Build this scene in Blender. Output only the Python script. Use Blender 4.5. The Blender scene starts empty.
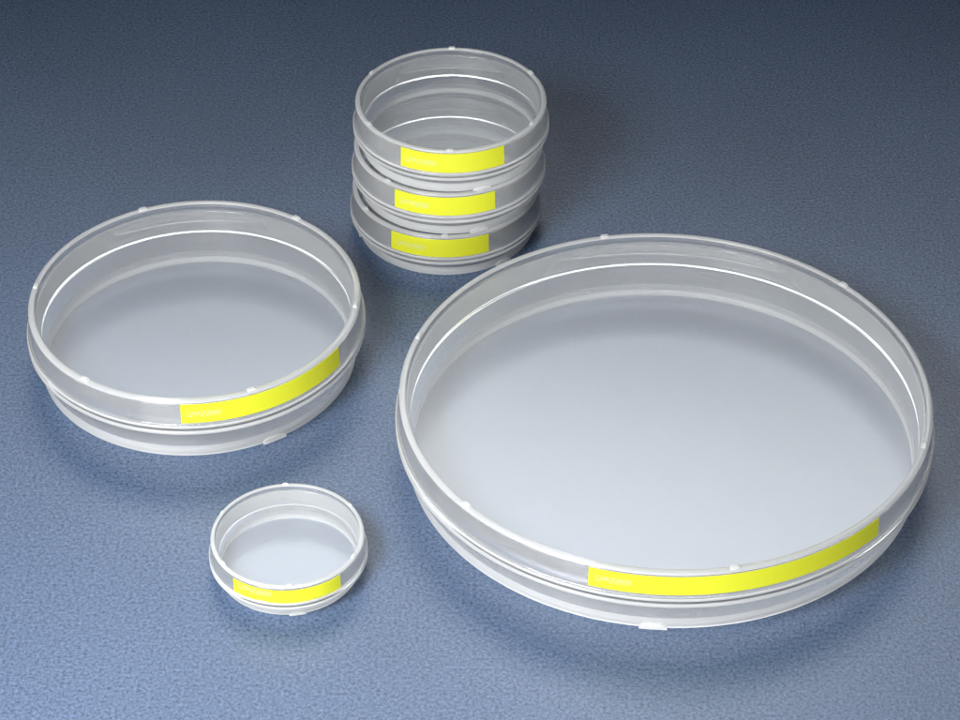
import bpy, bmesh, math
from mathutils import Vector
MM=0.001
sc=bpy.context.scene
sc.view_settings.view_transform='Standard'; sc.view_settings.look='None'; sc.view_settings.exposure=0

# ---------------- materials
def newmat(n):
    m=bpy.data.materials.new(n); m.use_nodes=True
    nt=m.node_tree; nt.nodes.clear()
    o=nt.nodes.new('ShaderNodeOutputMaterial')
    return m,nt,nt.nodes,nt.links,o

def plastic_wall(name,milk,rough):
    m,nt,N,L,o=newmat(name)
    p=N.new('ShaderNodeBsdfPrincipled')
    p.inputs['Base Color'].default_value=(0.995,0.998,1,1)
    p.inputs['Transmission Weight'].default_value=1
    p.inputs['IOR'].default_value=1.44
    p.inputs['Roughness'].default_value=rough
    d=N.new('ShaderNodeBsdfDiffuse'); d.inputs['Color'].default_value=(0.97,0.98,0.98,1)
    t=N.new('ShaderNodeBsdfTranslucent'); t.inputs['Color'].default_value=(0.97,0.98,0.98,1)
    a=N.new('ShaderNodeMixShader'); a.inputs[0].default_value=0.45
    L.new(d.outputs[0],a.inputs[1]); L.new(t.outputs[0],a.inputs[2])
    b=N.new('ShaderNodeMixShader'); b.inputs[0].default_value=milk
    L.new(p.outputs[0],b.inputs[1]); L.new(a.outputs[0],b.inputs[2])
    L.new(b.outputs[0],o.inputs['Surface'])
    return m

def plastic_sheet():
    m,nt,N,L,o=newmat('thin_clear_polystyrene')
    tr=N.new('ShaderNodeBsdfTransparent'); tr.inputs['Color'].default_value=(0.97,0.98,0.985,1)
    g=N.new('ShaderNodeBsdfGlossy'); g.inputs['Roughness'].default_value=0.26
    lw=N.new('ShaderNodeLayerWeight'); lw.inputs['Blend'].default_value=0.5
    pw=N.new('ShaderNodeMath'); pw.operation='POWER'; pw.inputs[1].default_value=4
    L.new(lw.outputs['Facing'],pw.inputs[0])
    mul=N.new('ShaderNodeMath'); mul.operation='MULTIPLY_ADD'; mul.inputs[1].default_value=0.85; mul.inputs[2].default_value=0.10
    mul.use_clamp=True
    L.new(pw.outputs[0],mul.inputs[0])
    a=N.new('ShaderNodeMixShader'); L.new(mul.outputs[0],a.inputs[0])
    L.new(tr.outputs[0],a.inputs[1]); L.new(g.outputs[0],a.inputs[2])
    d=N.new('ShaderNodeBsdfDiffuse'); d.inputs['Color'].default_value=(0.8,0.84,0.89,1)
    b=N.new('ShaderNodeMixShader'); b.inputs[0].default_value=0.06
    L.new(a.outputs[0],b.inputs[1]); L.new(d.outputs[0],b.inputs[2])
    L.new(b.outputs[0],o.inputs['Surface'])
    return m

def label_mat():
    m,nt,N,L,o=newmat('yellow_label_film')
    p=N.new('ShaderNodeBsdfPrincipled'); p.inputs['Roughness'].default_value=0.4
    uv=N.new('ShaderNodeUVMap')
    sep=N.new('ShaderNodeSeparateXYZ'); L.new(uv.outputs[0],sep.inputs[0])
    mp=N.new('ShaderNodeMapping'); mp.inputs['Scale'].default_value=(1.0,0.45,1)
    L.new(uv.outputs[0],mp.inputs[0])
    nz=N.new('ShaderNodeTexNoise'); nz.inputs['Scale'].default_value=2.6; nz.inputs['Detail'].default_value=1
    L.new(mp.outputs[0],nz.inputs['Vector'])
    def cmp(op,a,b):
        x=N.new('ShaderNodeMath'); x.operation=op
        for i,v in enumerate((a,b)):
            if isinstance(v,(int,float)): x.inputs[i].default_value=v
            else: L.new(v,x.inputs[i])
        return x.outputs[0]
    ink=cmp('GREATER_THAN',nz.outputs['Fac'],0.5)
    f=cmp('MULTIPLY',cmp('GREATER_THAN',sep.outputs[0],1.5),cmp('LESS_THAN',sep.outputs[0],10.5))
    f=cmp('MULTIPLY',f,cmp('GREATER_THAN',sep.outputs[1],1.9))
    f=cmp('MULTIPLY',f,cmp('LESS_THAN',sep.outputs[1],3.7))
    f=cmp('MULTIPLY',f,ink)
    f=cmp('MULTIPLY',f,0.7)
    mx=N.new('ShaderNodeMix'); mx.data_type='RGBA'
    L.new(f,mx.inputs[0]); mx.inputs[6].default_value=(0.69,0.71,0.028,1); mx.inputs[7].default_value=(0.62,0.65,0.30,1)
    L.new(mx.outputs[2],p.inputs['Base Color'])
    t=N.new('ShaderNodeBsdfTranslucent'); L.new(mx.outputs[2],t.inputs['Color'])
    b=N.new('ShaderNodeMixShader'); b.inputs[0].default_value=0.25
    L.new(p.outputs[0],b.inputs[1]); L.new(t.outputs[0],b.inputs[2])
    L.new(b.outputs[0],o.inputs['Surface'])
    return m

def table_mat():
    m,nt,N,L,o=newmat('blue_grained_leatherette')
    p=N.new('ShaderNodeBsdfPrincipled')
    tc=N.new('ShaderNodeTexCoord')
    n1=N.new('ShaderNodeTexNoise'); n1.inputs['Scale'].default_value=1150; n1.inputs['Detail'].default_value=4; n1.inputs['Roughness'].default_value=0.75
    n2=N.new('ShaderNodeTexNoise'); n2.inputs['Scale'].default_value=14; n2.inputs['Detail'].default_value=3
    for n in (n1,n2): L.new(tc.outputs['Object'],n.inputs['Vector'])
    r=N.new('ShaderNodeValToRGB')
    r.color_ramp.elements[0].position=0.34; r.color_ramp.elements[0].color=(0.018,0.035,0.070,1)
    r.color_ramp.elements[1].position=0.68; r.color_ramp.elements[1].color=(0.088,0.138,0.242,1)
    ad=N.new('ShaderNodeMath'); ad.operation='MULTIPLY_ADD'; ad.inputs[1].default_value=0.08
    L.new(n2.outputs['Fac'],ad.inputs[0])
    sub=N.new('ShaderNodeMath'); sub.operation='SUBTRACT'; sub.inputs[1].default_value=0.04
    L.new(n1.outputs['Fac'],sub.inputs[0]); L.new(sub.outputs[0],ad.inputs[2])
    L.new(ad.outputs[0],r.inputs[0]); L.new(r.outputs[0],p.inputs['Base Color'])
    p.inputs['Roughness'].default_value=0.22
    p.inputs['Specular IOR Level'].default_value=0.7
    bu=N.new('ShaderNodeBump'); bu.inputs['Strength'].default_value=0.35; bu.inputs['Distance'].default_value=0.0004
    L.new(n1.outputs['Fac'],bu.inputs['Height']); L.new(bu.outputs[0],p.inputs['Normal'])
    L.new(p.outputs[0],o.inputs['Surface'])
    return m
WALL=plastic_wall('moulded_clear_polystyrene',0.12,0.06)
EDGE=plastic_wall('frosted_painted_highlight_edge',0.45,0.12)  # frosted bead; its milky white also paints in backlit rim and foot highlights
SHEET=plastic_sheet(); LABEL=label_mat(); TABLE=table_mat()

# ---------------- geometry helpers (millimetres in, metres out)
SEG=288
def soften(prof,c=0.28):
    out=[]; n=len(prof)
    for i,pt in enumerate(prof):
        P=Vector(pt); A=Vector(prof[i-1]); B=Vector(prof[(i+1)%n])
        da=(A-P); db=(B-P)
        ca=min(c,da.length*0.4); cb=min(c,db.length*0.4)
        a=P+da.normalized()*ca; b=P+db.normalized()*cb
        out+= [tuple(a), tuple((a+b)/2*0.6+P*0.4), tuple(b)]
    return out
def revolve(bm,prof,whitened=()):
    """frost: profile corner pairs whose band is frosted or painted white as a highlight"""
    rings=[]
    for (r,z) in prof:
        rings.append([bm.verts.new((r*MM*math.sin(2*math.pi*i/SEG),-r*MM*math.cos(2*math.pi*i/SEG),z*MM)) for i in range(SEG)])
    n=len(prof)
    for k in range(n):
        a=rings[k]; b=rings[(k+1)%n]
        mi=2 if any(3*s<=k<=3*e+1 for s,e in whitened) else 0
        for i in range(SEG):
            j=(i+1)%SEG
            f=bm.faces.new((a[i],a[j],b[j],b[i])); f.material_index=mi; f.smooth=True
def disc(bm,r,z,mat=1):
    vs=[bm.verts.new((r*MM*math.sin(2*math.pi*i/SEG),-r*MM*math.cos(2*math.pi*i/SEG),z*MM)) for i in range(SEG)]
    f=bm.faces.new(vs); f.material_index=mat
def arcblock(bm,ang,half,r0,r1,z0,z1,mat=2,steps=8):
    """small curved moulded tab"""
    prev=None
    for s in range(steps+1):
        t=-1+2*s/steps; a=math.radians(ang+half*t)
        e=(1-abs(t)**4); zt=z0+(z1-z0)*(0.35+0.65*e)
        q=[(r0,z0),(r1,z0),(r1-0.15*(r1-r0),zt),(r0+0.15*(r1-r0),zt)]
        ring=[bm.verts.new((r*MM*math.sin(a),-r*MM*math.cos(a),z*MM)) for r,z in q]
        if prev:
            for k in range(4):
                f=bm.faces.new((prev[k],prev[(k+1)%4],ring[(k+1)%4],ring[k])); f.material_index=mat; f.smooth=True
        else:
            bm.faces.new(ring).material_index=mat
        prev=ring
    bm.faces.new(prev[::-1]).material_index=mat
def finish(bm,name,mats,parent):
    bmesh.ops.recalc_face_normals(bm,faces=bm.faces[:])
    me=bpy.data.meshes.new(name); bm.to_mesh(me); bm.free()
    for m in mats: me.materials.append(m)
    me.set_sharp_from_angle(angle=math.radians(50))
    o=bpy.data.objects.new(name,me); sc.collection.objects.link(o); o.parent=parent
    return o

def petri(R,H,nub,sk,label_a,label_h,loc,desc,cat='petri dish',group=None,k=1.0,tab=20,drop=0.75):
    e=bpy.data.objects.new('petri_dish',None); e.empty_display_size=0.01
    sc.collection.objects.link(e); e.location=(loc[0]*MM,loc[1]*MM,loc[2]*MM)
    e['label']=desc; e['category']=cat
    if group: e['group']=group
    # lid: raised rim, slightly flared skirt with thickened lower edge
    bm=bmesh.new()
    prof=[(R-1.7*k,H-1.7*k),(R-1.7*k,H-0.2*k),(R-1.35*k,H),(R-0.5*k,H),(R,H-0.5*k),
          (R+0.35*k,H-sk+0.9),(R+1.1*k,H-sk+0.7),(R+1.15*k,H-sk),(R-0.25*k,H-sk),(R-0.75*k,H-1.7*k)]
    revolve(bm,soften(prof,0.25*k),((1,4),(6,7)))
    disc(bm,R-1.7*k,H-1.3*k)
    for i in range(6):
        arcblock(bm,nub+60*i,math.degrees(1.3*k/R),R-1.65*k,R-0.3*k,H-0.15,H+0.5*k)
    finish(bm,'lid',[WALL,SHEET,EDGE],e)
    # base: cup with gripping ring and foot
    bm=bmesh.new()
    Rb=R-1.4*k
    zr=H-sk-0.9*k
    prof=[(Rb,H-2.4*k),(Rb,zr),(R+1.0*k,zr-0.1),(R+1.2*k,zr-1.1*k),(Rb+0.2,zr-1.3*k),
          (Rb-0.3*k,3.2*k),(Rb-0.5*k,1.6*k),(Rb-0.3*k,0.0),(Rb-1.9*k,0.0),(Rb-2.1*k,0.8*k),(Rb-1.8*k,2.0*k),(Rb-1.1*k,H-2.4*k)]
    revolve(bm,soften(prof,0.3*k),((2,3),(5,7),(9,10)))  # foot bands whitened to paint in backlight refracted through the base
    disc(bm,Rb-2.05*k,0.9*k)
    for i in range(3):
        arcblock(bm,tab+120*i,math.degrees(3.5*k/R),Rb-1.0*k,Rb+0.3*k,0.02,1.5*k)
    finish(bm,'base',[WALL,SHEET,EDGE],e)
    # label strip on the skirt
    bm=bmesh.new(); uvl=bm.loops.layers.uv.new('UVMap')
    n=48; a0,a1=label_a
    z1=H-drop*k; z0=z1-label_h
    def rr(z): return R+0.16+0.35*k*(H-0.5*k-z)/(sk-1.4)
    cols=[]
    for i in range(n+1):
        a=math.radians(a0+(a1-a0)*i/n)
        c=[]
        for z,off in ((z0,0),(z1,0),(z1,-0.12),(z0,-0.12)):
            r=rr(z)+off
            c.append(bm.verts.new((r*MM*math.sin(a),-r*MM*math.cos(a),z*MM)))
        cols.append((c,math.radians((a1-a0)*i/n)*R))
    for i in range(n):
        (a,ua),(b,ub)=cols[i],cols[i+1]
        for q in range(4):
            w=(q+1)%4
            f=bm.faces.new((a[q],b[q],b[w],a[w])); f.smooth=(q in(0,2))
            vv=[0,label_h,label_h,0]
            for lp,(u,v) in zip(f.loops,((ua,vv[q]),(ub,vv[q]),(ub,vv[w]),(ua,vv[w]))): lp[uvl].uv=(u,v)
    bm.faces.new(cols[0][0]); bm.faces.new(cols[-1][0][::-1])
    finish(bm,'label',[LABEL],e)
    return e

petri(68.4,20,11,8.4,(-18.5,46),5.6,(47.6,-36.6,0.05),
      'very large round clear plastic petri dish with long yellow label',tab=-5,drop=1.1)
petri(44.6,20,24.5,8.4,(0,62),5.9,(-76.8,2.9,0.05),
      'medium round clear plastic petri dish with yellow label',tab=32,drop=1.0)
petri(18.9,10.3,5,5.6,(-40,45),4.1,(-47.4,-80.8,0.05),
      'tiny round clear plastic petri dish with yellow label',k=0.62,tab=10,drop=1.6)
g='stack of three petri dishes'
HS=14.4
petri(27.0,HS,0,7.6,(-34,27),5.9,(-9.9,64,0.05),
      'clear plastic petri dish, yellow label, bottom of stack of three',group=g,k=0.8,tab=40,drop=1.1)
petri(27.0,HS,20,7.6,(-33,29),5.9,(-9.0,64,0.05+HS+0.1),
      'clear plastic petri dish, yellow label, middle of stack of three',group=g,k=0.8,drop=1.1)
petri(27.0,HS,0,7.6,(-30,33),6.1,(-8.2,64,0.05+2*HS+0.2),
      'clear plastic petri dish, yellow label, on top of stack of three',group=g,k=0.8,drop=0.9)

# ---------------- table
bm=bmesh.new(); bmesh.ops.create_grid(bm,x_segments=4,y_segments=4,size=1.6)
me=bpy.data.meshes.new('table_surface'); bm.to_mesh(me); bm.free(); me.materials.append(TABLE)
t=bpy.data.objects.new('table_surface',me); sc.collection.objects.link(t)
t['kind']='structure'; t['label']='dark blue finely grained leatherette table surface'; t['category']='table surface'

# ---------------- lights
def area(name,loc,target,sx,sy,power,col=(1,1,1),spread=180):
    l=bpy.data.lights.new(name,'AREA'); l.shape='RECTANGLE'; l.size=sx; l.size_y=sy; l.energy=power; l.color=col
    l.spread=math.radians(spread)
    o=bpy.data.objects.new(name,l); sc.collection.objects.link(o); o.location=loc
    o.rotation_euler=(Vector(target)-Vector(loc)).to_track_quat('-Z','Y').to_euler()
    return o
area('softbox_lamp',(0.02,0.60,0.84),(-0.03,-0.38,0),0.9,0.5,0.9,col=(0.95,0.98,1),spread=66)
area('added_gradient_lamp',(-0.18,-0.28,0.32),(-0.07,-0.18,0),0.18,0.14,1.5,spread=110)  # added lamp, placed so the table brightens towards the front
area('added_front_fill',(-0.08,-0.72,0.13),(0,-0.05,0.01),0.8,0.16,5.6)  # added low fill that brightens the labels and front walls
w=bpy.data.worlds.new('World'); sc.world=w; w.use_nodes=True
b=w.node_tree.nodes['Background']; b.inputs[0].default_value=(0.5,0.6,0.8,1); b.inputs[1].default_value=0.01

# ---------------- camera
cd=bpy.data.cameras.new('camera'); cam=bpy.data.objects.new('camera',cd); sc.collection.objects.link(cam)
cam.location=(0,-0.5365,0.4344); cam.rotation_euler=(math.radians(51),0,0)
cd.sensor_width=36; cd.lens=94.65; cd.clip_start=0.01; cd.clip_end=20
sc.camera=cam
